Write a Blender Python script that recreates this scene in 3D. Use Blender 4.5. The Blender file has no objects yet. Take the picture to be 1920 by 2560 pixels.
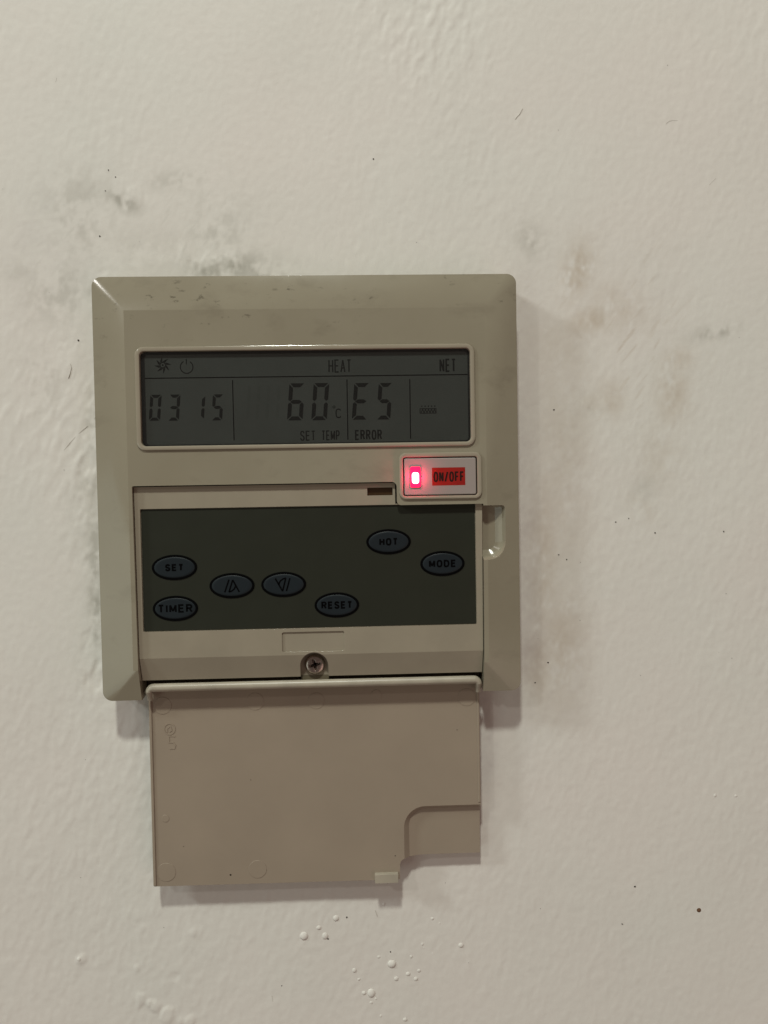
import bpy, bmesh, math, random
import numpy as np
from mathutils import Vector

S = bpy.context.scene
COL = S.collection
MM = 0.001
random.seed(7)
RNG = np.random.default_rng(11)

# ------------------------------------------------------------------ camera
cd = bpy.data.cameras.new("camera")
cam = bpy.data.objects.new("camera", cd)
COL.objects.link(cam)
cam.location = (13.2136 * MM, -231.884 * MM, -0.7172 * MM)
cam.rotation_euler = (1.5406382, 0.0171487, -0.0354588)
cd.sensor_fit = 'VERTICAL'
cd.sensor_height = 24.0
cd.lens = 24.0 * 1950.0 / 2560.0
cd.clip_start = 0.01
cd.clip_end = 60.0
S.camera = cam

# ------------------------------------------------------------------ light
S.view_settings.view_transform = 'Standard'
S.view_settings.look = 'None'
S.view_settings.exposure = -0.12
S.view_settings.gamma = 1.0

w = bpy.data.worlds.new("World")
S.world = w
w.use_nodes = True
bg = w.node_tree.nodes["Background"]
bg.inputs[0].default_value = (1.0, 0.77, 0.66, 1)
bg.inputs[1].default_value = 0.145


def point_lamp(name, loc, energy, radius, color):
    l = bpy.data.lights.new(name, 'POINT')
    l.energy = energy
    l.shadow_soft_size = radius
    l.color = color
    o = bpy.data.objects.new(name, l)
    o.location = loc
    COL.objects.link(o)
    return o


# ceiling lamp nearly above the controller, and a weaker one far to the left
point_lamp("ceiling_lamp", (-0.135, -0.90, 1.31), 61.0, 0.060, (0.97, 1.0, 0.90))
point_lamp("second_ceiling_lamp", (-1.15, -1.32, 1.03), 12.0, 0.05, (1.0, 0.97, 0.92))
point_lamp("side_lamp", (-2.00, -0.85, 1.31), 68.0, 0.14, (0.92, 1.0, 0.98))



def soft_lamp(name, loc, aim, size, energy, color):
    l = bpy.data.lights.new(name, 'AREA')
    l.shape = 'RECTANGLE'
    l.size, l.size_y = size
    l.energy = energy
    l.color = color
    o = bpy.data.objects.new(name, l)
    o.location = loc
    o.rotation_euler = (Vector(aim) - Vector(loc)).to_track_quat('-Z', 'Y').to_euler()
    COL.objects.link(o)
    return o


# added soft lights standing in for unseen brightness left and room bounce lower right
soft_lamp("left_reflection_light", (-0.88, -0.88, -0.34), (0, 0, 0), (0.55, 0.75), 1.5, (0.86, 1.0, 0.90))  # added so its reflection brightens the left chamfer
soft_lamp("warm_bounce_fill", (0.75, -0.95, -0.75), (0.03, 0, -0.02), (0.9, 0.9), 2.1, (1.0, 0.70, 0.62))  # added fill that warms the lower right of the wall

# ------------------------------------------------------------------ materials


def nodes_of(name):
    m = bpy.data.materials.new(name)
    m.use_nodes = True
    nt = m.node_tree
    return m, nt, nt.nodes["Principled BSDF"]


def coords(nt, scale=(1, 1, 1)):
    tc = nt.nodes.new("ShaderNodeTexCoord")
    mp = nt.nodes.new("ShaderNodeMapping")
    mp.inputs["Scale"].default_value = scale
    nt.links.new(tc.outputs["Object"], mp.inputs["Vector"])
    return mp.outputs["Vector"]


def noise(nt, vec, scale, detail=4, rough=0.55):
    n = nt.nodes.new("ShaderNodeTexNoise")
    n.inputs["Scale"].default_value = scale
    n.inputs["Detail"].default_value = detail
    n.inputs["Roughness"].default_value = rough
    nt.links.new(vec, n.inputs["Vector"])
    return n.outputs["Fac"]


def ramp(nt, fac, p0, p1, c0=(0, 0, 0, 1), c1=(1, 1, 1, 1)):
    r = nt.nodes.new("ShaderNodeValToRGB")
    r.color_ramp.elements[0].position = p0
    r.color_ramp.elements[1].position = p1
    r.color_ramp.elements[0].color = c0
    r.color_ramp.elements[1].color = c1
    nt.links.new(fac, r.inputs["Fac"])
    return r.outputs["Color"]


def mix(nt, fac, a, b, mode='MIX'):
    m = nt.nodes.new("ShaderNodeMix")
    m.data_type = 'RGBA'
    m.blend_type = mode
    for sock, v in ((m.inputs[0], fac), (m.inputs[6], a), (m.inputs[7], b)):
        if isinstance(v, (int, float)):
            sock.default_value = v
        elif isinstance(v, tuple):
            sock.default_value = v if len(v) == 4 else v + (1,)
        else:
            nt.links.new(v, sock)
    return m.outputs[2]


def math_node(nt, op, a, b):
    m = nt.nodes.new("ShaderNodeMath")
    m.operation = op
    for i, v in enumerate((a, b)):
        if isinstance(v, (int, float)):
            m.inputs[i].default_value = v
        else:
            nt.links.new(v, m.inputs[i])
    return m.outputs[0]


def bump(nt, p, height, strength, dist):
    b = nt.nodes.new("ShaderNodeBump")
    b.inputs["Strength"].default_value = strength
    b.inputs["Distance"].default_value = dist
    nt.links.new(height, b.inputs["Height"])
    nt.links.new(b.outputs["Normal"], p.inputs["Normal"])


def plain(name, color, rough, spec=0.5, metallic=0.0, var=0.08, vscale=90.0, grain=0.0, gscale=1500.0):
    """A moulded or printed surface: slightly mottled colour, faint grain."""
    m, nt, p = nodes_of(name)
    v = coords(nt)
    f = noise(nt, v, vscale, 5)
    lo = tuple(c * (1 - var) for c in color)
    hi = tuple(min(1, c * (1 + var)) for c in color)
    nt.links.new(ramp(nt, f, 0.3, 0.7, lo + (1,), hi + (1,)), p.inputs["Base Color"])
    rf = noise(nt, v, vscale * 2.2, 4)
    rr = nt.nodes.new("ShaderNodeMapRange")
    rr.inputs["To Min"].default_value = max(0.02, rough - 0.06)
    rr.inputs["To Max"].default_value = rough + 0.06
    nt.links.new(rf, rr.inputs["Value"])
    nt.links.new(rr.outputs["Result"], p.inputs["Roughness"])
    p.inputs["Specular IOR Level"].default_value = spec
    p.inputs["Metallic"].default_value = metallic
    if grain:
        bump(nt, p, noise(nt, v, gscale, 3), grain, 0.00005)
    return m


def plastic_housing():
    """Yellowed ABS with grime: soft smudges and small dark scuffs, more of them near the top."""
    m, nt, p = nodes_of("yellowed_plastic")
    v = coords(nt)
    base = ramp(nt, noise(nt, v, 35, 5), 0.3, 0.7, (0.278, 0.247, 0.181, 1), (0.308, 0.277, 0.206, 1))
    sm = ramp(nt, noise(nt, coords(nt, (1, 1, 1.6)), 70, 6, 0.62), 0.56, 0.80)
    c = mix(nt, math_node(nt, 'MULTIPLY', sm, 0.45), base, (0.17, 0.145, 0.105))
    # scuffs: sparse, and gathered towards the top edge where hands and dust get to it
    sep = nt.nodes.new("ShaderNodeSeparateXYZ")
    nt.links.new(v, sep.inputs[0])
    top = nt.nodes.new("ShaderNodeMapRange")
    top.inputs["From Min"].default_value = 0.036
    top.inputs["From Max"].default_value = 0.056
    top.inputs["To Min"].default_value = 0.10
    top.inputs["To Max"].default_value = 1.0
    nt.links.new(sep.outputs["Z"], top.inputs["Value"])
    sc = ramp(nt, noise(nt, coords(nt, (0.8, 1, 1.3)), 330, 5, 0.68), 0.615, 0.70)
    area = ramp(nt, noise(nt, v, 60, 2), 0.46, 0.60)
    k = math_node(nt, 'MULTIPLY', math_node(nt, 'MULTIPLY', sc, area), top.outputs["Result"])
    c = mix(nt, math_node(nt, 'MULTIPLY', k, 0.75), c, (0.055, 0.045, 0.030))
    nt.links.new(c, p.inputs["Base Color"])
    rr = nt.nodes.new("ShaderNodeMapRange")
    rr.inputs["To Min"].default_value = 0.10
    rr.inputs["To Max"].default_value = 0.19
    nt.links.new(noise(nt, v, 120, 5), rr.inputs["Value"])
    nt.links.new(rr.outputs["Result"], p.inputs["Roughness"])
    p.inputs["Specular IOR Level"].default_value = 0.45
    bump(nt, p, noise(nt, v, 900, 3), 0.10, 0.00004)
    return m


def wall_paint():
    m, nt, p = nodes_of("old_white_paint")
    v = coords(nt)
    col = ramp(nt, noise(nt, v, 14, 4, 0.5), 0.35, 0.65, (0.775, 0.735, 0.685, 1), (0.755, 0.738, 0.685, 1))
    fine = ramp(nt, noise(nt, v, 420, 4), 0.25, 0.75, (0.96, 0.96, 0.96, 1), (1, 1, 1, 1))
    col = mix(nt, 1.0, col, fine, 'MULTIPLY')
    at = nt.nodes.new("ShaderNodeAttribute")
    at.attribute_name = "dirt_and_shade"
    sep = nt.nodes.new("ShaderNodeSeparateColor")
    nt.links.new(at.outputs["Color"], sep.inputs[0])
    col = mix(nt, sep.outputs[0], col, (0.30, 0.285, 0.235))
    col = mix(nt, sep.outputs[1], col, (0.43, 0.325, 0.215))
    col = mix(nt, sep.outputs[2], col, (0.46, 0.41, 0.43))
    nt.links.new(col, p.inputs["Base Color"])
    p.inputs["Roughness"].default_value = 0.55
    p.inputs["Specular IOR Level"].default_value = 0.25
    h = math_node(nt, 'ADD', noise(nt, coords(nt, (1, 1, 0.7)), 900, 4, 0.6), noise(nt, v, 2600, 2))
    bump(nt, p, h, 0.5, 0.00005)
    return m


def emitter(name, color, strength):
    m, nt, p = nodes_of(name)
    p.inputs["Base Color"].default_value = (0.5, 0.02, 0.03, 1)
    v = coords(nt)
    f = ramp(nt, noise(nt, v, 700, 2), 0.2, 0.8, tuple(c * 0.94 for c in color) + (1,), color + (1,))
    nt.links.new(f, p.inputs["Emission Color"])
    p.inputs["Emission Strength"].default_value = strength
    p.inputs["Roughness"].default_value = 0.3
    return m


def window_glass():
    m, nt, p = nodes_of("clear_window")
    out = nt.nodes["Material Output"]
    tr = nt.nodes.new("ShaderNodeBsdfTransparent")
    tr.inputs[0].default_value = (0.93, 0.95, 0.94, 1)
    gl = nt.nodes.new("ShaderNodeBsdfGlossy")
    v = coords(nt)
    rr = nt.nodes.new("ShaderNodeMapRange")
    rr.inputs["To Min"].default_value = 0.05
    rr.inputs["To Max"].default_value = 0.22
    nt.links.new(noise(nt, v, 60, 5), rr.inputs["Value"])
    nt.links.new(rr.outputs["Result"], gl.inputs["Roughness"])
    lw = nt.nodes.new("ShaderNodeLayerWeight")
    lw.inputs["Blend"].default_value = 0.5
    f = math_node(nt, 'ADD', math_node(nt, 'MULTIPLY', math_node(nt, 'POWER', lw.outputs["Facing"], 5.0), 0.92), 0.030)
    ms = nt.nodes.new("ShaderNodeMixShader")
    nt.links.new(f, ms.inputs[0])
    nt.links.new(tr.outputs[0], ms.inputs[1])
    nt.links.new(gl.outputs[0], ms.inputs[2])
    nt.links.new(ms.outputs[0], out.inputs["Surface"])
    nt.nodes.remove(p)
    return m


M = dict(
    wall=wall_paint(),
    body=plastic_housing(),
    inner=plain("beige_inner_plastic", (0.320, 0.281, 0.214), 0.16, 0.5, var=0.05, grain=0.08),
    cover=plain("beige_cover_plastic", (0.325, 0.266, 0.204), 0.34, 0.40, var=0.05, vscale=40, grain=0.12),
    hinge=plain("worn_beige_plastic", (0.40, 0.36, 0.285), 0.36, 0.5, var=0.10, vscale=160, grain=0.3, gscale=700),
    lip=plain("glossy_beige_plastic", (0.335, 0.295, 0.225), 0.13, 0.55, var=0.04),
    button=plain("white_key_plastic", (0.325, 0.285, 0.262), 0.36, 0.4, var=0.03),
    lcd=plain("grey_liquid_crystal", (0.0545, 0.0555, 0.0520), 0.5, 0.2, var=0.06),
    ink=plain("dark_liquid_crystal_segment", (0.0105, 0.0105, 0.0102), 0.5, 0.1, var=0.05),
    ink_faint=plain("faint_liquid_crystal_segment", (0.0505, 0.0515, 0.0480), 0.5, 0.2, var=0.05),
    gasket=plain("black_gasket", (0.008, 0.008, 0.008), 0.5, 0.3),
    membrane=plain("olive_grey_membrane", (0.0235, 0.0255, 0.0175), 0.48, 0.22, var=0.05, grain=0.15),
    key=plain("blue_grey_rubber_key", (0.0145, 0.0200, 0.0240), 0.45, 0.18, var=0.05),
    black=plain("black_print", (0.0018, 0.0018, 0.0020), 0.6, 0.04),
    red=plain("red_printed_label", (0.30, 0.012, 0.008), 0.42, 0.35, var=0.12, vscale=200),
    label_ink=plain("dark_label_print", (0.020, 0.008, 0.006), 0.5, 0.2),
    infrared=plain("smoked_brown_window", (0.055, 0.030, 0.013), 0.3, 0.3),
    steel=plain("dull_screw_steel", (0.42, 0.36, 0.32), 0.25, 0.5, metallic=1.0, var=0.25, vscale=600),
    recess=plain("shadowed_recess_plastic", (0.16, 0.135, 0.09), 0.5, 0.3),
    glass=window_glass(),
    led=emitter("red_lens", (1.0, 0.004, 0.10), 1.6),
    core=emitter("bright_lamp_core", (1.0, 0.28, 0.34), 16.0),
    speck=plain("dark_speck", (0.035, 0.026, 0.018), 0.7, 0.2),
    hair=plain("grey_hair_mark", (0.44, 0.41, 0.36), 0.7, 0.2),
    rust=plain("brown_spot_rust", (0.14, 0.075, 0.04), 0.7, 0.2, var=0.3, vscale=900),
)

# ------------------------------------------------------------------ mesh helpers
# Plan coordinates are (x, z) in millimetres on the wall, h is the height above the wall (towards the viewer).


def P(x, z, h):
    return Vector((x * MM, -h * MM, z * MM))


def link(name, me, mat, parent=None, smooth=True, sharp=35):
    o = bpy.data.objects.new(name, me)
    COL.objects.link(o)
    if mat is not None:
        me.materials.clear()
        me.materials.append(mat)
    if smooth:
        me.polygons.foreach_set("use_smooth", [True] * len(me.polygons))
        me.set_sharp_from_angle(angle=math.radians(sharp))
        wn = o.modifiers.new("weighted_normals", 'WEIGHTED_NORMAL')
        wn.weight = 100
        wn.keep_sharp = True
    if parent is not None:
        o.parent = parent
    return o


def to_mesh(bm, name):
    bmesh.ops.recalc_face_normals(bm, faces=bm.faces[:])
    me = bpy.data.meshes.new(name)
    bm.to_mesh(me)
    bm.free()
    return me


def rounded(pts, radii, seg=8):
    """Polygon with each corner replaced by an arc; pts counter-clockwise or not, radii one number or a list."""
    n = len(pts)
    if not isinstance(radii, (list, tuple)):
        radii = [radii] * n
    out = []
    for i in range(n):
        a, b, c = (Vector(pts[i - 1]), Vector(pts[i]), Vector(pts[(i + 1) % n]))
        r = radii[i]
        if r <= 0:
            out.append((b.x, b.y))
            continue
        u, v = (a - b).normalized(), (c - b).normalized()
        ang = u.angle(v)
        t = r / math.tan(ang / 2)
        p0, p1 = b + u * t, b + v * t
        cen = b + (u + v).normalized() * (r / math.sin(ang / 2))
        a0 = math.atan2(p0.y - cen.y, p0.x - cen.x)
        a1 = math.atan2(p1.y - cen.y, p1.x - cen.x)
        d = (a1 - a0 + math.pi) % (2 * math.pi) - math.pi
        for k in range(seg + 1):
            q = a0 + d * k / seg
            out.append((cen.x + r * math.cos(q), cen.y + r * math.sin(q)))
    return out


def rect(x0, z0, x1, z1, r=0.0, seg=8):
    return rounded([(x0, z0), (x1, z0), (x1, z1), (x0, z1)], r, seg)


def ellipse(cx, cz, a, b, n=48):
    return [(cx + a * math.cos(2 * math.pi * i / n), cz + b * math.sin(2 * math.pi * i / n)) for i in range(n)]


def add_loft(bm, loops, cap0=True, cap1=True):
    """Stack of outlines [(outline, h), ...] with equal counts, skinned into a solid."""
    rings = [[bm.verts.new(P(x, z, h)) for x, z in pts] for pts, h in loops]
    n = len(rings[0])
    for a, b in zip(rings, rings[1:]):
        for i in range(n):
            bm.faces.new((a[i], a[(i + 1) % n], b[(i + 1) % n], b[i]))
    if cap0:
        bm.faces.new(rings[0])
    if cap1:
        bm.faces.new(rings[-1])
    return rings


def inset(pts, d):
    """Offset a closed outline inwards by d (outline of any winding, gentle corners)."""
    n = len(pts)
    area = sum(pts[i][0] * pts[(i + 1) % n][1] - pts[(i + 1) % n][0] * pts[i][1] for i in range(n))
    s = 1 if area > 0 else -1
    out = []
    for i in range(n):
        a, b, c = Vector(pts[i - 1]), Vector(pts[i]), Vector(pts[(i + 1) % n])
        e0, e1 = (b - a).normalized(), (c - b).normalized()
        n0, n1 = Vector((-e0.y, e0.x)) * s, Vector((-e1.y, e1.x)) * s
        m = (n0 + n1)
        m = m / max(0.2, (1 + n0.dot(n1)))
        q = b + m * d
        out.append((q.x, q.y))
    return out


def prism(pts, h0, h1, name="prism"):
    bm = bmesh.new()
    add_loft(bm, [(pts, h0), (pts, h1)])
    return to_mesh(bm, name)


def soft_prism(pts, h0, h1, e=0.2, name="prism"):
    """Prism whose front edge is rounded over by e."""
    bm = bmesh.new()
    loops = [(pts, h0), (pts, h1 - e)]
    for k in (1, 2, 3):
        a = math.pi / 2 * k / 3
        loops.append((inset(pts, e * (1 - math.cos(a))), h1 - e + e * math.sin(a)))
    add_loft(bm, loops)
    return to_mesh(bm, name)


def ring_mesh(outer, inner, h0, h1, e=0.15, name="ring"):
    """Frame between two outlines of equal count, with rounded front edges."""
    loops = [(outer, h0), (outer, h1 - e), (inset(outer, e * 0.3), h1 - e * 0.3), (inset(outer, e), h1),
             (inset(inner, -e), h1), (inset(inner, -e * 0.3), h1 - e * 0.3), (inner, h1 - e), (inner, h0)]
    bm = bmesh.new()
    rings = add_loft(bm, loops, False, False)
    a, b = rings[-1], rings[0]
    n = len(a)
    for i in range(n):
        bm.faces.new((a[i], a[(i + 1) % n], b[(i + 1) % n], b[i]))
    return to_mesh(bm, name)


def carve(me, cutters, bevel=0.2, limit=18, seg=3, union=()):
    """Boolean the cutters out of a mesh (and the unions in), then round the edges; returns the finished mesh."""
    o = bpy.data.objects.new("carve", me)
    COL.objects.link(o)
    tmp = [o]
    for op, lst in (('UNION', union), ('DIFFERENCE', cutters)):
        for c in lst:
            co = bpy.data.objects.new("cutter", c)
            COL.objects.link(co)
            tmp.append(co)
            md = o.modifiers.new("b", 'BOOLEAN')
            md.operation = op
            md.solver = 'EXACT'
            md.object = co
    if bevel:
        wd = o.modifiers.new("w", 'WELD')
        wd.merge_threshold = 0.00002
        bv = o.modifiers.new("e", 'BEVEL')
        bv.width = bevel * MM
        bv.segments = seg
        bv.limit_method = 'ANGLE'
        bv.angle_limit = math.radians(limit)
        bv.use_clamp_overlap = True
        bv.miter_outer = 'MITER_ARC'
    dg = bpy.context.evaluated_depsgraph_get()
    res = bpy.data.meshes.new_from_object(o.evaluated_get(dg), depsgraph=dg)
    for t in tmp:
        bpy.data.objects.remove(t)
    return res


def add_stroke(bm, pts, width, h0, h1, closed=False):
    """A flat ribbon of constant width along a polyline, as a thin solid."""
    n = len(pts)
    # a turn sharper than about 100 degrees starts a new ribbon, so that its mitre does not pinch
    for i in range(1, n - 1):
        a, b, c = Vector(pts[i - 1]), Vector(pts[i]), Vector(pts[i + 1])
        if (b - a).normalized().dot((c - b).normalized()) < -0.17:
            add_stroke(bm, pts[:i + 1], width, h0, h1)
            add_stroke(bm, pts[i:], width, h0, h1 + 0.003)
            return
    left, right = [], []
    for i in range(n):
        b = Vector(pts[i])
        a = Vector(pts[i - 1]) if (i > 0 or closed) else None
        c = Vector(pts[(i + 1) % n]) if (i < n - 1 or closed) else None
        e0 = (b - a).normalized() if a is not None else (c - b).normalized()
        e1 = (c - b).normalized() if c is not None else e0
        n0, n1 = Vector((-e0.y, e0.x)), Vector((-e1.y, e1.x))
        m = (n0 + n1) / max(0.35, 1 + n0.dot(n1))
        left.append(b + m * width / 2)
        right.append(b - m * width / 2)
    rng = range(n if closed else n - 1)
    for i in rng:
        j = (i + 1) % n
        q = [left[i], left[j], right[j], right[i]]
        f = [bm.verts.new(P(p.x, p.y, h1)) for p in q]
        g = [bm.verts.new(P(p.x, p.y, h0)) for p in q]
        bm.faces.new(f)
        for k in range(4):
            bm.faces.new((f[k], f[(k + 1) % 4], g[(k + 1) % 4], g[k]))


def add_poly(bm, pts, h0, h1):
    f = [bm.verts.new(P(x, z, h1)) for x, z in pts]
    g = [bm.verts.new(P(x, z, h0)) for x, z in pts]
    bm.faces.new(f)
    n = len(pts)
    for k in range(n):
        bm.faces.new((f[k], f[(k + 1) % n], g[(k + 1) % n], g[k]))


def _oval(a0, a1, n=14, p=0.78):
    out = []
    for k in range(n + 1):
        q = math.radians(a0 + (a1 - a0) * k / n)
        c, sn = math.cos(q), math.sin(q)
        out.append((0.5 + 0.5 * math.copysign(abs(c) ** p, c), 0.5 + 0.5 * math.copysign(abs(sn) ** p, sn)))
    return out


GLYPHS = {  # centre lines in a unit box, relative width
    'S': ([[(.97, .78), (.86, .93), (.68, 1), (.36, 1), (.14, .93), (.04, .77), (.12, .60), (.40, .53), (.66, .46), (.90, .38), (.98, .22), (.88, .07), (.66, 0), (.34, 0), (.12, .07), (0, .24)]], 1.0),
    'E': ([[(1, 1), (0, 1), (0, 0), (1, 0)], [(0, .52), (.9, .52)]], .95),
    'T': ([[(0, 1), (1, 1)], [(.5, 1), (.5, 0)]], .98),
    'I': ([[(.5, 0), (.5, 1)]], .02),
    'M': ([[(0, 0), (0, 1), (.5, .12), (1, 1), (1, 0)]], 1.2),
    'R': ([[(0, 0), (0, 1), (.62, 1), (.88, .93), (.97, .76), (.88, .59), (.62, .52), (0, .52)], [(.52, .52), (1, 0)]], 1.02),
    'H': ([[(0, 0), (0, 1)], [(1, 0), (1, 1)], [(0, .52), (1, .52)]], 1.0),
    'O': ([_oval(0, 348, 22)], 1.08),
    'D': ([[(0, 0), (0, 1), (.52, 1), (.82, .9), (.97, .68), (1, .5), (.97, .32), (.82, .1), (.52, 0), (-.02, 0)]], 1.05),
    'A': ([[(0, 0), (.5, 1), (1, 0)], [(.18, .33), (.82, .33)]], 1.05),
    'N': ([[(0, 0), (0, 1), (1, 0), (1, 1)]], 1.0),
    'P': ([[(0, 0), (0, 1), (.62, 1), (.9, .92), (1, .73), (.9, .54), (.62, .46), (0, .46)]], .95),
    'C': ([_oval(38, 322, 18)], 1.0),
    'F': ([[(1, 1), (0, 1), (0, 0)], [(0, .52), (.88, .52)]], .92),
    '/': ([[(0, -.05), (1, 1.05)]], .80),
}


def text_mesh(body, x0, x1, z0, z1, h, wd, gap=0.30):
    """Lettering drawn with strokes of width wd inside a box on the plan, a few hundredths of a millimetre thick."""
    rel = [GLYPHS[c][1] for c in body]
    # free width is shared by the glyph cells; every stroke keeps the same width
    n = len(body)
    unit = (x1 - x0 - n * wd) / (sum(rel) + gap * (n - 1))
    bm = bmesh.new()
    x = x0 + wd / 2
    for c, r in zip(body, rel):
        for k, st in enumerate(GLYPHS[c][0]):
            pts = [(x + u * r * unit, z0 + wd / 2 + v * (z1 - z0 - wd)) for u, v in st]
            add_stroke(bm, pts, wd, h - 0.03, h + 0.03 + 0.004 * k, c == 'O')
        x += r * unit + wd + gap * unit
    return to_mesh(bm, "lettering")


# ------------------------------------------------------------------ the wall
X0, X1, Z0, Z1, STEP = -135.0, 185.0, -205.0, 185.0, 0.5
NX, NZ = int((X1 - X0) / STEP) + 1, int((Z1 - Z0) / STEP) + 1
gx = np.linspace(X0, X1, NX)
gz = np.linspace(Z0, Z1, NZ)
GX, GZ = np.meshgrid(gx, gz)


def band_noise(lx, lz, tilt=0.0, seed=0):
    """Gaussian-filtered white noise with correlation lengths lx, lz (mm), unit variance."""
    r = np.random.default_rng(seed)
    a = np.fft.rfft2(r.standard_normal((NZ, NX)))
    fx = np.fft.rfftfreq(NX, STEP)[None, :]
    fz = np.fft.fftfreq(NZ, STEP)[:, None]
    c, s = math.cos(tilt), math.sin(tilt)
    u, v = fx * c + fz * s, -fx * s + fz * c
    a *= np.exp(-2 * (np.pi ** 2) * ((u * lx) ** 2 + (v * lz) ** 2) / 2)
    o = np.fft.irfft2(a, s=(NZ, NX))
    return (o - o.mean()) / o.std()


def clamp01(a):
    return np.clip(a, 0, 1)


stipple = band_noise(0.75, 1.7, math.radians(-14), 1)           # roller and brush texture, leaning a little
grainy = band_noise(0.5, 0.7, 0, 21)
ridges = band_noise(1.6, 4.5, math.radians(-20), 2)
swell = band_noise(14, 18, 0, 3)
patch = clamp01(0.62 + 0.33 * band_noise(18, 26, 0, 4))
# rougher top-right of centre and to the left of the controller, smoother at top-left and right
rough = (0.42 + 1.3 * np.exp(-(((GX - 35) / 42) ** 2 + ((GZ - 118) / 40) ** 2))
         + 1.25 * np.exp(-(((GX + 66) / 30) ** 2 + ((GZ - 5) / 95) ** 2))
         + 0.30 * np.exp(-(((GX - 10) / 60) ** 2 + ((GZ + 140) / 30) ** 2))
         - 0.20 * np.exp(-(((GX + 70) / 40) ** 2 + ((GZ - 130) / 40) ** 2)))
bumps = np.tanh(np.where(stipple > 0.1, stipple - 0.1, 0) * 0.9)
ridges = np.tanh(ridges * 0.7) * 1.2
H = (0.070 * rough * patch * (0.5 * np.tanh(stipple) + 1.0 * bumps) + 0.032 * rough * ridges * patch + 0.020 * np.tanh(grainy) + 0.10 * swell)
# a few craters and flakes where old paint has come off
for cx, cz, r, d in ((-64.5, -55.0, 2.6, -0.25), (-67.5, -43, 1.6, -0.15), (-69, -20, 1.8, -0.12), (-62, 12, 1.4, 0.18),
                     (-66, 8, 2.0, -0.16), (-70, 38, 2.6, 0.14), (-60, 60, 2.4, 0.12), (-28, 66, 2.2, 0.16),
                     (-22, 67, 2.0, 0.16), (-35, 68, 1.6, 0.12), (-50, 86, 2.2, 0.15), (-72, -140, 1.1, 0.3),
                     (-54, -152, 1.6, 0.3), (-50, -155, 1.3, 0.35), (-46, -158, 1.5, 0.3), (-40, -160, 1.4, 0.3),
                     (-44, -146, 1.2, -0.15), (-38, -133, 1.4, 0.18), (-55, -143, 1.0, 0.2)):
    q = np.sqrt((GX - cx) ** 2 + ((GZ - cz) / 1.25) ** 2) / r * np.clip(1 + 0.3 * stipple, 0.55, 1.6)
    H += d * np.exp(-np.clip(q, 0, 9) ** 4 * 0.7)
edge = clamp01(np.minimum.reduce([GX - X0, X1 - GX, GZ - Z0, Z1 - GZ]) / 6.0)
under = np.exp(-np.clip((np.maximum(np.abs(GX), np.abs(GZ)) - 58) / 3.0, 0, 9) ** 2)
H = np.minimum(H, 0.35) * edge * (1 - 0.6 * under)

# colour laid over the paint: R grey mould and finger grease, G brown grime, B violet shade painted beside housing and cover
tex = clamp01(0.42 + 0.22 * band_noise(0.5, 0.6, 0, 25) + 0.26 * band_noise(1.3, 1.6, 0, 5) + 0.36 * band_noise(4.0, 4.5, 0.6, 6) - 0.22 * np.tanh(stipple))
tex2 = clamp01(0.55 + 0.17 * band_noise(0.5, 0.8, 0, 7) - 0.12 * np.tanh(stipple) + 0.24 * band_noise(2.4, 3.4, 0, 8))
D = np.zeros((NZ, NX, 4), np.float32)
D[..., 3] = 1


def stain_or_shade(ch, cx, cz, rx, rz, k, rot=0.0, t=None, p=1.0):
    c, s = math.cos(rot), math.sin(rot)
    u, v = (GX - cx) * c + (GZ - cz) * s, -(GX - cx) * s + (GZ - cz) * c
    m = np.exp(-((u / rx) ** 2 + (v / rz) ** 2)) * k * (t if t is not None else tex) ** p
    D[..., ch] = np.maximum(D[..., ch], m)


for a in ((0, -53, 84, 5.0, 2.4, 0.70, -0.5), (0, -66, 80, 9, 13, 0.34, 0), (0, -72, 58, 10, 9, 0.33, 0.2),
          (0, -22, 65, 12, 4.5, 0.62, 0), (0, -30, 63.5, 6, 2.5, 0.6, 0), (0, -26, 74, 9, 13, 0.30, 0), (0, -12, 62.5, 7, 1.6, 0.55, 0),
          (0, -38, 90, 13, 2.5, 0.30, 0.1), (0, -45, 70, 20, 8, 0.16, 0), (0, 122, 44.5, 7, 2.2, 0.50, 0.2),
          (0, 66, 72, 4, 5, 0.35, 0.5), (0, 84, 23, 4, 3, 0.18, 0), (0, -80, 30, 8, 10, 0.25, 0), (0, -66, -48, 4, 6, 0.22, 0),
          (0, -83, 64, 6, 3, 0.2, 0), (0, 100, -2, 3, 5, 0.22, -0.9), (0, -64, -30, 2.2, 26, 0.62, 0), (0, -64, 10, 2.0, 12, 0.55, 0), (0, -66, 2, 5, 14, 0.28, 0), (0, -64, 26, 2.5, 6, 0.4, 0),
          (0, -66, -55, 3, 2.5, 0.75, 0.5)):
    stain_or_shade(*a)
for a in ((1, 80, 63, 4.5, 9, 0.62, -0.3), (1, 84, 48, 8, 4.5, 0.50, 0.4), (1, 93, 52, 9, 6, 0.32, -0.4), (1, 110, 36, 5, 4, 0.42, 0.3),
          (1, 109, 26, 5, 10, 0.40, 0), (1, 104, 8, 7, 10, 0.20, 0), (1, 90, 25, 4, 6, 0.36, 0.2), (1, 84, 24, 6, 3, 0.25, 0),
          (1, 76, 5, 9, 40, 0.22, 0), (1, 74, -48, 8, 18, 0.34, 0), (1, 69, -25, 5, 30, 0.36, 0), (1, 67, -55, 5, 12, 0.42, 0),
          (1, 99, -8, 6, 3, 0.2, -0.7), (1, 75, 40, 10, 10, 0.2, 0), (1, -64, 20, 4, 30, 0.14, 0)):
    stain_or_shade(*a, t=tex2, p=0.55)
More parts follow.
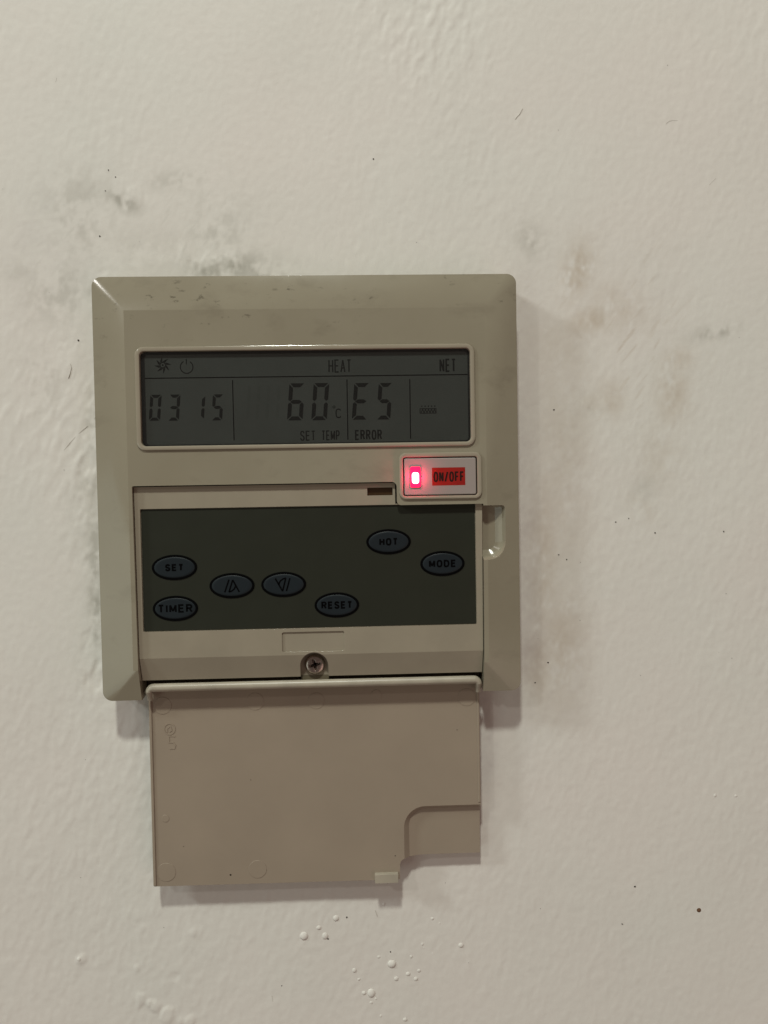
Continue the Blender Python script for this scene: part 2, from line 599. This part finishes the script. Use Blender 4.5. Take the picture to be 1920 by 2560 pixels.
for a in ((2, 63.5, -20, 3.2, 55, 0.22, 0), (2, 64, -48, 4, 14, 0.30, 0), (2, 51, -78, 3, 25, 0.25, 0), (2, -80, 75, 9, 16, 0.10, 0)):  # shade painted in violet right of housing and cover, and a pale upper-left patch
    stain_or_shade(*a, t=tex2)
# smears rubbed on with a finger: thin broken streaks inside the brown patches
streak = clamp01(band_noise(0.45, 2.6, math.radians(-38), 9) - 1.15)
D[..., 1] = np.maximum(D[..., 1], streak * 0.26 * np.exp(-(((GX - 90) / 24) ** 2 + ((GZ - 42) / 26) ** 2)))
D[..., 0] = np.maximum(D[..., 0], streak * 0.22 * np.exp(-(((GX + 45) / 34) ** 2 + ((GZ - 70) / 18) ** 2)))

co = np.empty((NZ * NX + 4, 3), np.float32)
co[:NZ * NX, 0] = GX.ravel() * MM
co[:NZ * NX, 1] = -H.ravel() * MM
co[:NZ * NX, 2] = GZ.ravel() * MM
FAR = 1.6
co[NZ * NX:] = [(-FAR, 0, -1.2), (FAR, 0, -1.2), (FAR, 0, 1.6), (-FAR, 0, 1.6)]
idx = np.arange(NZ * NX).reshape(NZ, NX)
quads = np.stack([idx[:-1, :-1], idx[:-1, 1:], idx[1:, 1:], idx[1:, :-1]], -1).reshape(-1, 4)
b0 = NZ * NX
rim = [(b0, b0 + 1, list(idx[0, ::-1])), (b0 + 1, b0 + 2, list(idx[::-1, -1])), (b0 + 2, b0 + 3, list(idx[-1, :])), (b0 + 3, b0, list(idx[:, 0]))]
loops = list(quads.ravel())
starts = list(range(0, len(loops), 4))
for a, b, line in rim:
    starts.append(len(loops))
    loops += [a, b] + [int(i) for i in line]
me = bpy.data.meshes.new("wall")
me.vertices.add(len(co))
me.vertices.foreach_set("co", co.ravel())
me.loops.add(len(loops))
me.loops.foreach_set("vertex_index", np.array(loops, np.int32))
me.polygons.add(len(starts))
me.polygons.foreach_set("loop_start", np.array(starts, np.int32))
me.update(calc_edges=True)
me.validate()
at = me.color_attributes.new("dirt_and_shade", 'FLOAT_COLOR', 'POINT')
at.data.foreach_set("color", np.concatenate([D.reshape(-1, 4), np.tile([0, 0, 0, 1], (4, 1))]).astype(np.float32).ravel())
me.materials.append(M["wall"])
me.polygons.foreach_set("use_smooth", np.ones(len(me.polygons), bool))
wall = bpy.data.objects.new("wall", me)
COL.objects.link(wall)
wall["kind"] = "structure"
wall["label"] = "old white painted wall with lumpy paint and grey and brown smudges"

# drops of paint dried on the wall below the controller
BLOBS = [(-5.01, -134.99, 1.30), (-0.48, -132.59, 0.83), (4.71, -129.90, 1.0), (1.34, -135.23, 1.0), (17.46, -142.43, 0.61),
         (21.36, -144.68, 1.36), (9.95, -146.24, 0.74), (11.30, -149.06, 0.57), (11.16, -147.18, 0.35), (14.98, -153.49, 1.23),
         (12.75, -153.36, 0.74), (16.36, -155.29, 0.53), (14.93, -156.40, 0.61), (26.23, -148.00, 0.79), (29.54, -147.10, 0.70),
         (28.53, -149.61, 0.75), (22.60, -149.33, 0.79), (42.47, -139.69, 0.88), (33.88, -131.16, 0.62), (36.05, -132.66, 0.44),
         (30.77, -138.93, 0.53), (31.19, -140.06, 0.40), (33.80, -141.95, 0.44), (27.24, -142.68, 0.57), (25.12, -162.06, 0.75),
         (15.69, -125.78, 0.39), (19.27, -126.13, 0.55), (17.80, -160.63, 0.53), (120.93, -96.1, 0.55), (127.4, -96.4, 0.6),
         (-72, -139.5, 0.6)]


def blob_mesh(r, tall):
    bm = bmesh.new()
    rings = []
    n = 12
    for k in range(5):
        a = math.pi / 2 * k / 4.6
        rings.append(([(r * math.cos(a) * math.cos(2 * math.pi * i / n), r * tall * math.cos(a) * math.sin(2 * math.pi * i / n) - (0.12 * r * math.sin(a)))
                       for i in range(n)], -0.15 + r * 0.50 * math.sin(a)))
    add_loft(bm, rings, False, True)
    return to_mesh(bm, "paint_drop")


for i, (x, z, r) in enumerate(BLOBS):
    ix, iz = int((x - X0) / STEP), int((z - Z0) / STEP)
    o = link("paint_drop", blob_mesh(r, random.choice((0.9, 1.0, 1.15))), M["wall"], wall)
    o.location = (x * MM, -H[iz, ix] * MM, z * MM)

# small dark specks and hairs stuck in the paint: too many and too small to pick apart, so one part
bm = bmesh.new()
specks = [(72.6, 21.9, 0.40), (91.0, -12, 0.32), (95, -11, 0.28), (103, -15.5, 0.35), (124, -15.5, 0.4), (73.6, -21.5, 0.4), (76, -23, 0.3),
          (-57, 93, 0.35), (-55, 91, 0.25), (-58, 87, 0.25), (-60, 74, 0.35), (-67, 44, 0.45), (-40, 60, 0.28), (8, -129.8, 0.4), (2.2, -136.2, 0.35),
          (21, -141, 0.35), (-19, -162, 0.3), (-12, -150, 0.28), (20, 96, 0.35), (96, -123.5, 0.45), (92, -135, 0.35), (70, -54, 0.4), (66, -60, 0.4)]
specks += [(random.uniform(-90, 140), random.uniform(-160, 138), random.uniform(0.07, 0.15)) for _ in range(36)]
for x, z, r in specks:
    if abs(x) < 62 and -120 < z < 62:
        continue
    r *= 0.72
    ix, iz = int((x - X0) / STEP), int((z - Z0) / STEP)
    h = H[iz, ix] + 0.10
    n = 6
    e = random.uniform(0.5, 1.0)
    rot = random.uniform(0, 3.1)
    pts = []
    for i in range(n):
        a = 2 * math.pi * i / n
        u, v = r * math.cos(a) * random.uniform(.8, 1.1), r * e * math.sin(a) * random.uniform(.8, 1.1)
        pts.append((x + u * math.cos(rot) - v * math.sin(rot), z + u * math.sin(rot) + v * math.cos(rot)))
    add_poly(bm, pts, h - 0.3, h)
sp = link("wall_specks", to_mesh(bm, "wall_specks"), M["speck"], wall, smooth=False)
sp["kind"] = "stuff"
bm = bmesh.new()
for pts in ([(-71.2, 121), (-71.0, 119), (-71.3, 118)], [(62, 107.5), (63.4, 109), (64.2, 110.5)],
            [(-72, 12), (-70.4, 14), (-69, 15.5), (-67, 17.4), (-65, 19)], [(-62, 17), (-63, 19), (-63, 21), (-62.3, 22.6), (-61.3, 24)],
            [(-70.2, 33), (-69.6, 34.5), (-69.2, 36), (-69.5, 37.2)], [(107, 106), (108, 106.8), (109, 107), (112, 107)],
            [(16.6, -128), (17.2, -130)], [(-15, -153), (-14.6, -156)], [(120, 88), (122, 90)]):
    add_stroke(bm, pts, 0.075, -0.2, 0.12)
sp = link("wall_scratches", to_mesh(bm, "wall_scratches"), M["hair"], wall, smooth=False)
sp["kind"] = "stuff"
# one round brown spot, bottom right
o = link("rusty_spot", blob_mesh(0.78, 1.0), M["rust"], wall)
o.location = (115.8 * MM, -0.05 * MM, -131.5 * MM)
o["label"] = "small round brown spot on the white paint"

# ------------------------------------------------------------------ the controller
ctl = bpy.data.objects.new("wall_controller", None)
ctl.empty_display_size = 0.03
COL.objects.link(ctl)
ctl["label"] = "yellowed beige wall controller with dark display and its cover flipped down"
ctl["category"] = "controller"

RIM, FRONT, PLATE = 9.3, 12.0, 10.7


def housing():
    seg = 18
    outer = rect(-59.75, -59.75, 59.75, 59.75, 2.7, seg)
    back = rect(-59.0, -59.0, 59.0, 59.0, 2.4, seg)
    I = ((-50.3, -50.7), (50.2, -50.7), (50.2, 49.8), (-50.3, 49.8))
    bm = bmesh.new()
    rings = add_loft(bm, [(back, -0.6), (outer, RIM - 0.5), (outer, RIM)], True, False)
    top = rings[-1]
    inner = [bm.verts.new(P(x, z, FRONT)) for x, z in I]
    n = seg + 1
    for c in range(4):
        arc = top[c * n:(c + 1) * n]
        for i in range(seg):
            bm.faces.new((arc[i], arc[i + 1], inner[c]))
        nx = (c + 1) % 4
        bm.faces.new((arc[-1], top[nx * n], inner[nx], inner[c]))
    bm.faces.new(inner)
    base = to_mesh(bm, "housing")
    cut = [prism(rect(-46.35, 12.05, 45.95, 38.45, 1.4, 18), 9.0, 14, "c"),
           prism(rect(26.2, -3.3, 47.7, 8.2, 0.8, 18), 8.4, 14, "c")]
    door_open = rounded([(-49.3, 1.1), (-48.75, -70), (48.75, -70), (49.15, -5.5), (24.6, -5.5), (24.6, 1.1)],
                        [0.4, 0, 0, 0.3, 1.2, 1.4], 18)
    cut.append(prism(door_open, 1.8, 15, "c"))
    seg2 = 18
    o0 = rounded([(45, -21.6), (56.6, -21.6), (56.6, -6.0), (45, -6.0)], [0, 5.0, 1.2, 0], seg2)
    o1 = rounded([(45, -20.3), (54.9, -20.3), (54.9, -6.1), (45, -6.1)], [0, 4.2, 1.1, 0], seg2)
    o2 = rounded([(45, -18.9), (53.0, -18.9), (53.0, -6.3), (45, -6.3)], [0, 2.4, 1.0, 0], seg2)
    bm = bmesh.new()
    add_loft(bm, [(o2, 8.3), (o1, 9.2), (o0, 12.2)])
    cut.append(to_mesh(bm, "c"))
    # rounded corner where the frame resumes under the finger notch
    return carve(base, cut, 0.30, 7, 4)


link("housing", housing(), M["body"], ctl)

link("display_bezel", ring_mesh(rect(-47.6, 10.95, 47.1, 39.65, 2.5, 8), rect(-46.2, 12.15, 45.8, 38.35, 1.3, 8), 8.4, 12.6, 0.36), M["lip"], ctl)
link("power_button_frame", ring_mesh(rect(25.3, -3.95, 48.7, 9.2, 2.0, 8), rect(26.45, -3.0, 47.4, 7.9, 0.7, 8), 8.2, 12.6, 0.30), M["lip"], ctl)


def inner_plate():
    prof = [(0.85, 2.0), (0.85, PLATE), (-47.62, PLATE), (-54.3, 8.6), (-54.3, 2.0)]
    bm = bmesh.new()
    a = [bm.verts.new(P(-49.15 + (0.85 - z) * 0.0072, z, h)) for z, h in prof]
    b = [bm.verts.new(P(48.98 - (0.85 - z) * 0.006, z, h)) for z, h in prof]
    n = len(prof)
    for i in range(n):
        bm.faces.new((a[i], a[(i + 1) % n], b[(i + 1) % n], b[i]))
    bm.faces.new(a)
    bm.faces.new(b)
    base = to_mesh(bm, "plate")
    cut = [prism(rect(-47.6, -40.05, 47.05, -5.35, 0.3, 4), 10.1, 12, "c"),
           prism(rect(24.2, -5.1, 60, 12, 0.0), 1.0, 14, "c"),
           prism(rect(-8.65, -46.75, 9.0, -41.05, 0.5, 5), 10.3, 12, "c"),
           prism(rect(16.3, -2.65, 23.5, -0.45, 0.1, 3), 9.1, 12, "c")]
    arch = [(-3.75, -60)] + [(0.28 + 4.0 * math.cos(math.pi * k / 24) * -1, -51.0 + 4.0 * math.sin(math.pi * k / 24)) for k in range(25)] + [(4.3, -60)]
    cut.append(prism(arch, 7.0, 13, "c"))
    return carve(base, cut, 0.22, 7, 3)


link("inner_plate", inner_plate(), M["inner"], ctl)
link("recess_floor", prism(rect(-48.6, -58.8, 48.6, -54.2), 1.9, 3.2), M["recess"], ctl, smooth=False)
link("infrared_window", prism(rect(16.35, -2.6, 23.45, -0.5), 9.0, 9.95), M["infrared"], ctl, smooth=False)

# ------------------------------------------------------------------ display
lcd = link("display", prism(rect(-46.0, 12.3, 45.6, 38.2, 1.1, 6), 10.5, 11.2), M["lcd"], ctl)
HL = 11.2
link("display_window", prism(rect(-46.15, 12.2, 45.75, 38.3, 1.2, 6), 11.35, 11.55), M["glass"], ctl)
g = ring_mesh(rect(-46.15, 12.2, 45.75, 38.3, 1.2, 6), rect(-45.1, 12.55, 45.25, 37.6, 1.0, 6), 10.3, 11.3, 0.05)
link("gasket", g, M["gasket"], ctl)


def seven(chars, x0, x1, z0, z1, on, wd, h=HL):
    """One seven-segment digit inside its box, leaning a little to the right."""
    W, Hh = x1 - x0, z1 - z0
    lean = 0.085 * Hh
    W2 = W - lean
    g = wd * 0.16
    t = wd
    mid = Hh / 2
    segs = {
        'a': [(g + .1 * t, Hh), (W2 - g - .1 * t, Hh), (W2 - t - g, Hh - t), (t + g, Hh - t)],
        'd': [(t + g, t), (W2 - t - g, t), (W2 - g - .1 * t, 0), (g + .1 * t, 0)],
        'g': [(g + .35 * t, mid), (t + g, mid + t / 2), (W2 - t - g, mid + t / 2), (W2 - g - .35 * t, mid), (W2 - t - g, mid - t / 2), (t + g, mid - t / 2)],
        'f': [(0, Hh - g - .1 * t), (t, Hh - t - g), (t, mid + t / 2 + g), (.5 * t, mid + g), (0, mid + t * .4 + g)],
        'e': [(0, g + .1 * t), (t, t + g), (t, mid - t / 2 - g), (.5 * t, mid - g), (0, mid - t * .4 - g)],
        'b': [(W2, Hh - g - .1 * t), (W2 - t, Hh - t - g), (W2 - t, mid + t / 2 + g), (W2 - .5 * t, mid + g), (W2, mid + t * .4 + g)],
        'c': [(W2, g + .1 * t), (W2 - t, t + g), (W2 - t, mid - t / 2 - g), (W2 - .5 * t, mid - g), (W2, mid - t * .4 - g)],
    }
    bm = bmesh.new()
    for s in on:
        add_poly(bm, [(x0 + x + lean * z / Hh, z0 + z) for x, z in segs[s]], h - 0.02, h + 0.03)
    return to_mesh(bm, "digit")


for ch, x0, x1, z0, z1, on, wd in (
        ('0', -44.35, -40.6, 19.3, 26.5, 'abcdef', 0.86), ('3', -39.1, -35.4, 19.25, 26.5, 'abcdg', 0.86),
        ('1', -32.2, -28.5, 19.5, 26.1, 'bc', 0.86), ('5', -27.0, -23.4, 19.15, 26.4, 'acdfg', 0.86),
        ('6', -5.9, -0.65, 18.85, 29.2, 'acdefg', 1.10), ('0', 0.9, 6.15, 18.8, 29.2, 'abcdef', 1.10),
        ('E', 12.3, 17.5, 18.8, 29.05, 'adefg', 1.10), ('5', 19.2, 24.0, 18.75, 29.0, 'acdfg', 1.10)):
    o = link("digit", seven(ch, x0, x1, z0, z1, on, wd), M["ink"], lcd, smooth=False)
    o["label"] = "dark segment character reading " + ch

for body, x0, x1, z0, z1, wd in (("HEAT", 6.0, 12.45, 32.05, 35.75, 0.36), ("NET", 37.3, 42.0, 31.85, 35.6, 0.46),
                                 ("SET", -2.3, 2.0, 13.1, 15.9, 0.32), ("TEMP", 3.7, 8.8, 13.1, 15.9, 0.32), ("ERROR", 13.1, 20.75, 13.05, 15.9, 0.44),
                                 ("C", 7.75, 9.45, 19.3, 22.0, 0.32)):
    o = link("lettering", text_mesh(body, x0, x1, z0, z1, HL, wd), M["ink"], lcd, smooth=False)
    o["label"] = "dark display lettering " + body
bm = bmesh.new()
add_stroke(bm, ellipse(7.35, 22.45, 0.32, 0.32, 14), 0.18, HL - 0.02, HL + 0.03, True)
link("degree_sign", to_mesh(bm, "degree_sign"), M["ink"], lcd, smooth=False)

for x0, z0, x1, z1 in ((-45.4, 31.1, 45.2, 31.1), (-20.8, 13.5, -20.85, 30.3), (11.1, 13.2, 11.13, 30.1), (28.8, 13.2, 28.84, 30.0)):
    bm = bmesh.new()
    add_stroke(bm, [(x0, z0), (x1, z1)], 0.26, HL - 0.02, HL + 0.035)
    link("divider_line", to_mesh(bm, "divider_line"), M["black"], lcd, smooth=False)

# sun symbol: eight swept rays round a ringed dot
bm = bmesh.new()
cx, cz = -40.1, 34.7
for k in range(8):
    a = 2 * math.pi * k / 8 + 0.35
    q = a - 0.30
    tip = (cx + 2.35 * math.cos(q), cz + 2.35 * math.sin(q))
    l = (cx + 1.02 * math.cos(a - 0.30), cz + 1.02 * math.sin(a - 0.30))
    m_ = (cx + 1.35 * math.cos(a + 0.16), cz + 1.35 * math.sin(a + 0.16))
    r = (cx + 1.02 * math.cos(a + 0.38), cz + 1.02 * math.sin(a + 0.38))
    add_poly(bm, [l, tip, m_, r], HL - 0.02, HL + 0.03)
add_stroke(bm, ellipse(cx, cz, 0.78, 0.78, 20), 0.30, HL - 0.02, HL + 0.025, True)
add_poly(bm, ellipse(cx, cz, 0.28, 0.28, 10), HL - 0.02, HL + 0.02)
link("sun_symbol", to_mesh(bm, "sun_symbol"), M["ink"], lcd, smooth=False)
# standby symbol: open ring with a stroke
bm = bmesh.new()
cx, cz = -33.5, 34.1
arc = [(cx + 1.75 * math.cos(math.radians(d)), cz + 1.75 * math.sin(math.radians(d))) for d in range(118, 423, 10)]
add_stroke(bm, arc, 0.27, HL - 0.02, HL + 0.03)
add_stroke(bm, [(cx - 0.05, cz + 0.7), (cx - 0.05, cz + 2.35)], 0.25, HL - 0.02, HL + 0.03)
link("standby_symbol", to_mesh(bm, "standby_symbol"), M["ink"], lcd, smooth=False)
# heater symbol: a small bar with a scribble in it and five dots above
bm = bmesh.new()
add_stroke(bm, rect(31.6, 20.35, 36.15, 21.6), 0.2, HL - 0.02, HL + 0.03, True)
z_ = [20.5, 21.45]
add_stroke(bm, [(31.9 + 0.42 * k, z_[k % 2]) for k in range(11)], 0.2, HL - 0.02, HL + 0.03)
for k in range(5):
    add_poly(bm, rect(32.0 + 0.92 * k, 22.1, 32.28 + 0.92 * k, 22.5), HL - 0.02, HL + 0.03)
link("heater_symbol", to_mesh(bm, "heater_symbol"), M["ink"], lcd, smooth=False)
# unlit segments that still show faintly
for x0, x1 in ((-17.4, -13.0), (-12.0, -7.4)):
    o = link("unlit_digit", seven('8', x0, x1, 18.9, 29.1, 'bcef', 0.9, HL - 0.022), M["ink_faint"], lcd, smooth=False)
    o["label"] = "barely visible unlit digit segments"

# ------------------------------------------------------------------ keypad
pad = link("keypad", prism(rect(-47.45, -39.9, 46.9, -5.5, 0.2, 3), 10.0, 10.25), M["membrane"], ctl)
HK = 10.25


def key_mesh(cx, cz, a, b):
    bm = bmesh.new()
    loops = [(ellipse(cx, cz, a, b), HK - 0.1)]
    for k in range(5):
        q = k / 4
        loops.append((ellipse(cx, cz, a * (1 - 0.22 * q * q) - 0.02, b * (1 - 0.22 * q * q) - 0.02), HK + 0.30 * (1 - (1 - q) ** 2)))
    add_loft(bm, loops)
    return to_mesh(bm, "key")


A_, B_ = 6.35, 3.58
KEYS = [("SET", -38.48, -21.99, 2.6, 1.02), ("TIMER", -38.51, -33.60, 4.85, 1.2), ("up", -22.46, -27.49, 0, 0), ("down", -7.89, -27.45, 0, 0),
        ("HOT", 22.11, -15.89, 2.65, 1.08), ("MODE", 37.41, -22.42, 3.9, 1.08), ("RESET", 7.07, -33.63, 4.4, 1.08)]
for name, cx, cz, tw, th in KEYS:
    k = link("key", key_mesh(cx, cz, A_ - 0.55, B_ - 0.55), M["key"], ctl)
    k["label"] = ("oval key reading " + name) if tw else "oval key with " + name + " arrow symbol"
    o = link("key_outline", ring_mesh(ellipse(cx, cz, A_, B_), ellipse(cx, cz, A_ - 0.70, B_ - 0.70), HK - 0.1, HK + 0.16, 0.04), M["black"], k)
    if tw:
        link("lettering", text_mesh(name, cx - tw, cx + tw, cz - th, cz + th, HK + 0.30, 0.50, 0.34), M["black"], k, smooth=False)
    else:
        s = 1 if name == "up" else -1
        u = 1 / (2.9625 * 8.75)
        strokes = ([[(1045, 797), (1012, 890)], [(1043, 888), (1072, 800), (1118, 890)],
                    [(1043, 888), (1062, 882), (1080, 868), (1090, 852), (1092, 836)]], 1065, 843) if name == "up" else \
                  ([[(1495, 790), (1468, 885)], [(1388, 790), (1440, 885), (1465, 788)],
                    [(1465, 788), (1446, 794), (1426, 808), (1417, 822), (1414, 838)]], 1448, 836)
        bm = bmesh.new()
        for st in strokes[0]:
            add_stroke(bm, [(cx + (x - strokes[1]) * u, cz - (y - strokes[2]) * u) for x, y in st], 0.42, HK + 0.25, HK + 0.335)
        link("arrow_symbol", to_mesh(bm, "arrow_symbol"), M["black"], k, smooth=False)

# ------------------------------------------------------------------ power button with its lamp
pb = link("power_button", soft_prism(rect(26.75, -2.75, 47.1, 7.6, 0.5, 6), 8.6, 12.4, 0.25), M["button"], ctl)
HB = 12.4
link("red_label", prism(rect(34.6, -0.15, 44.0, 4.9), HB - 0.1, HB + 0.02), M["red"], pb, smooth=False)
link("lettering", text_mesh("ON/OFF", 35.0, 43.7, 0.85, 3.75, HB + 0.02, 0.46), M["label_ink"], pb, smooth=False)
link("lamp_lens", soft_prism(rect(28.4, -0.6, 31.4, 5.3, 0.5, 4), HB - 0.1, HB + 0.30, 0.15), M["led"], pb)
link("lamp_core", soft_prism(rect(28.95, 0.55, 30.85, 3.6, 0.6, 4), HB, HB + 0.42, 0.1), M["core"], pb)
ll = point_lamp("indicator_light", (29.9 * MM, -(HB + 1.3) * MM, 2.3 * MM), 0.0032, 0.0006, (1.0, 0.02, 0.12))

# ------------------------------------------------------------------ screw
sx, sz, sh = 0.35, -51.1, 7.6
bm = bmesh.new()
loops = []
for r, h in ((2.9, 6.9), (2.9, 7.6), (2.75, 8.0), (2.4, 8.3), (2.1, 8.4), (0.6, 8.55)):
    loops.append((ellipse(sx, sz, r, r, 32), h))
add_loft(bm, loops)
head = to_mesh(bm, "screw")
cross = []
for k in range(4):
    a = math.radians(15 + 90 * k)
    c, s = math.cos(a), math.sin(a)
    for u, v in ((0.55, -0.55), (1.0, -0.42), (1.95, -0.36), (1.95, 0.36), (1.0, 0.42)):
        cross.append((sx + u * c - v * s, sz + u * s + v * c))
bm = bmesh.new()
small = [(sx + (x - sx) * 0.55, sz + (z - sz) * 0.55) for x, z in cross]
add_loft(bm, [(small, 7.0), (cross, 8.8)])
link("screw", carve(head, [to_mesh(bm, "c")], 0.08, 25, 2), M["steel"], ctl)
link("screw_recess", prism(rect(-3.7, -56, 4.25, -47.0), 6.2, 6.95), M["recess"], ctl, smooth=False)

# ------------------------------------------------------------------ flipped-down cover
DF, DB = 5.5, 3.9


def cover():
    out = rounded([(-48.0, -57.0), (-48.0, -115.6), (24.0, -116.0), (24.1, -109.85), (48.2, -109.75), (48.2, -57.0)],
                  [0, 0.4, 0.3, 1.8, 0.6, 0], 6)
    base = prism(out, DB, DF, "cover")
    block = prism(rect(24.6, -109.7, 48.15, -93.4, 0.0), 0.9, DB + 0.3, "b")
    o0 = rounded([(25.2, -125), (60, -125), (60, -94.2), (25.2, -94.2)], [0, 0, 0, 6.5], 10)
    o1 = rounded([(27.0, -125), (60, -125), (60, -95.6), (27.0, -95.6)], [0, 0, 0, 5.0], 10)
    o2 = rounded([(31.0, -125), (60, -125), (60, -99.6), (31.0, -99.6)], [0, 0, 0, 3.0], 10)
    bm = bmesh.new()
    add_loft(bm, [(o2, 3.5), (o1, 4.1), (o0, 5.7)])
    # the hollow only reaches as far as the grip: trim the cutter so it leaves the main leaf alone
    cut = to_mesh(bm, "c")
    return carve(base, [cut], 0.22, 14, 3, union=[block])


door = link("flip_cover", cover(), M["cover"], ctl)
# raised edge along the left side of the cover
link("cover_rim", soft_prism(rect(-47.9, -115.3, -47.1, -60.2, 0.2, 3), DF - 0.2, DF + 0.45, 0.2), M["cover"], door)
link("cover_rim", soft_prism(rect(47.45, -93.6, 48.1, -60.2, 0.2, 3), DF - 0.2, DF + 0.30, 0.15), M["cover"], door)
link("latch_tab", carve(prism(rect(16.6, -116.25, 23.45, -113.7, 0.15, 3), DF - 0.3, 7.0), [], 0.3, 20, 3), M["hinge"], door)


def tube(path, radii, name):
    bm = bmesh.new()
    n = 14
    prev = None
    pts = [Vector(p) for p in path]
    rings = []
    for i, c in enumerate(pts):
        t = (pts[min(i + 1, len(pts) - 1)] - pts[max(i - 1, 0)]).normalized()
        u = Vector((0, 0, 1))
        s = t.cross(u).normalized()
        rings.append([bm.verts.new(P(*(c + s * radii[i] * math.cos(2 * math.pi * k / n) + u * radii[i] * math.sin(2 * math.pi * k / n)))) for k in range(n)])
    for a, b in zip(rings, rings[1:]):
        for k in range(n):
            bm.faces.new((a[k], a[(k + 1) % n], b[(k + 1) % n], b[k]))
    bm.faces.new(rings[0])
    bm.faces.new(rings[-1])
    return to_mesh(bm, name)


zb, hb = -56.35, 9.0
path, rad = [(-46.95, -60.3, 7.6), (-46.95, -58.6, 8.3)], [0.72, 0.82]
for k in range(7):
    a = math.pi - (math.pi / 2) * k / 6
    path.append((-45.6 + 1.35 * math.cos(a), zb - 1.35 + 1.35 * math.sin(a), hb))
    rad.append(0.9 + 0.28 * k / 6)
for x in np.linspace(-40, 40, 17):
    path.append((float(x), zb, hb))
    rad.append(1.18)
for k in range(7):
    a = math.pi / 2 - (math.pi / 2) * k / 6
    path.append((46.2 + 1.35 * math.cos(a), zb - 1.35 + 1.35 * math.sin(a), hb))
    rad.append(1.18 - 0.28 * k / 6)
path += [(47.55, -58.6, 8.3), (47.55, -60.3, 7.6)]
rad += [0.82, 0.72]
bar = link("hinge_bar", tube(path, rad, "hinge_bar"), M["hinge"], door)
link("hinge_web", prism(rect(-46.8, -57.2, 47.4, -55.9), 4.2, 8.9), M["cover"], door, smooth=False)

# moulding marks on the inside of the cover
for x, z, r in ((-44.0, -62.5, 2.55), (-17.3, -62.0, 2.55), (-44.2, -111.5, 2.75), (-17.7, -111.5, 2.65), (18.0, -61.0, 1.55), (44.5, -62.4, 2.6),
                (0.4, -62.3, 2.4), (-44.05, -95.6, 1.1)):
    link("ejector_mark", soft_prism(ellipse(x, z, r, r, 32), DF - 0.1, DF + 0.10, 0.09), M["cover"], door)
bm = bmesh.new()
add_stroke(bm, ellipse(-42.2, -69.4, 1.55, 1.6, 24), 0.30, DF - 0.05, DF + 0.12, True)
add_stroke(bm, [(-42.9, -70.4), (-42.9, -69.2), (-41.9, -68.6), (-41.6, -69.8), (-42.3, -70.3)], 0.28, DF - 0.05, DF + 0.12)
link("mould_mark", to_mesh(bm, "mould_mark"), M["cover"], door, smooth=False)
bm = bmesh.new()
add_stroke(bm, [(-40.7, -71.6), (-42.4, -71.4), (-42.5, -73.3), (-41.2, -73.4), (-40.6, -74.2), (-40.9, -75.1), (-42.3, -75.2)], 0.30, DF - 0.05, DF + 0.12)
link("mould_mark", to_mesh(bm, "mould_mark"), M["cover"], door, smooth=False)
bm = bmesh.new()
for x, z, r in ((-25.6, -112.9, 0.28), (-19.1, -85.0, 0.13), (41.5, -72, 0.14), (22.7, -108.9, 0.16), (-39, -104, 0.12)):
    add_poly(bm, ellipse(x, z, r, r * 0.9, 8), DF - 0.05, DF + 0.05)
sp = link("cover_specks", to_mesh(bm, "cover_specks"), M["speck"], door, smooth=False)
sp["kind"] = "stuff"
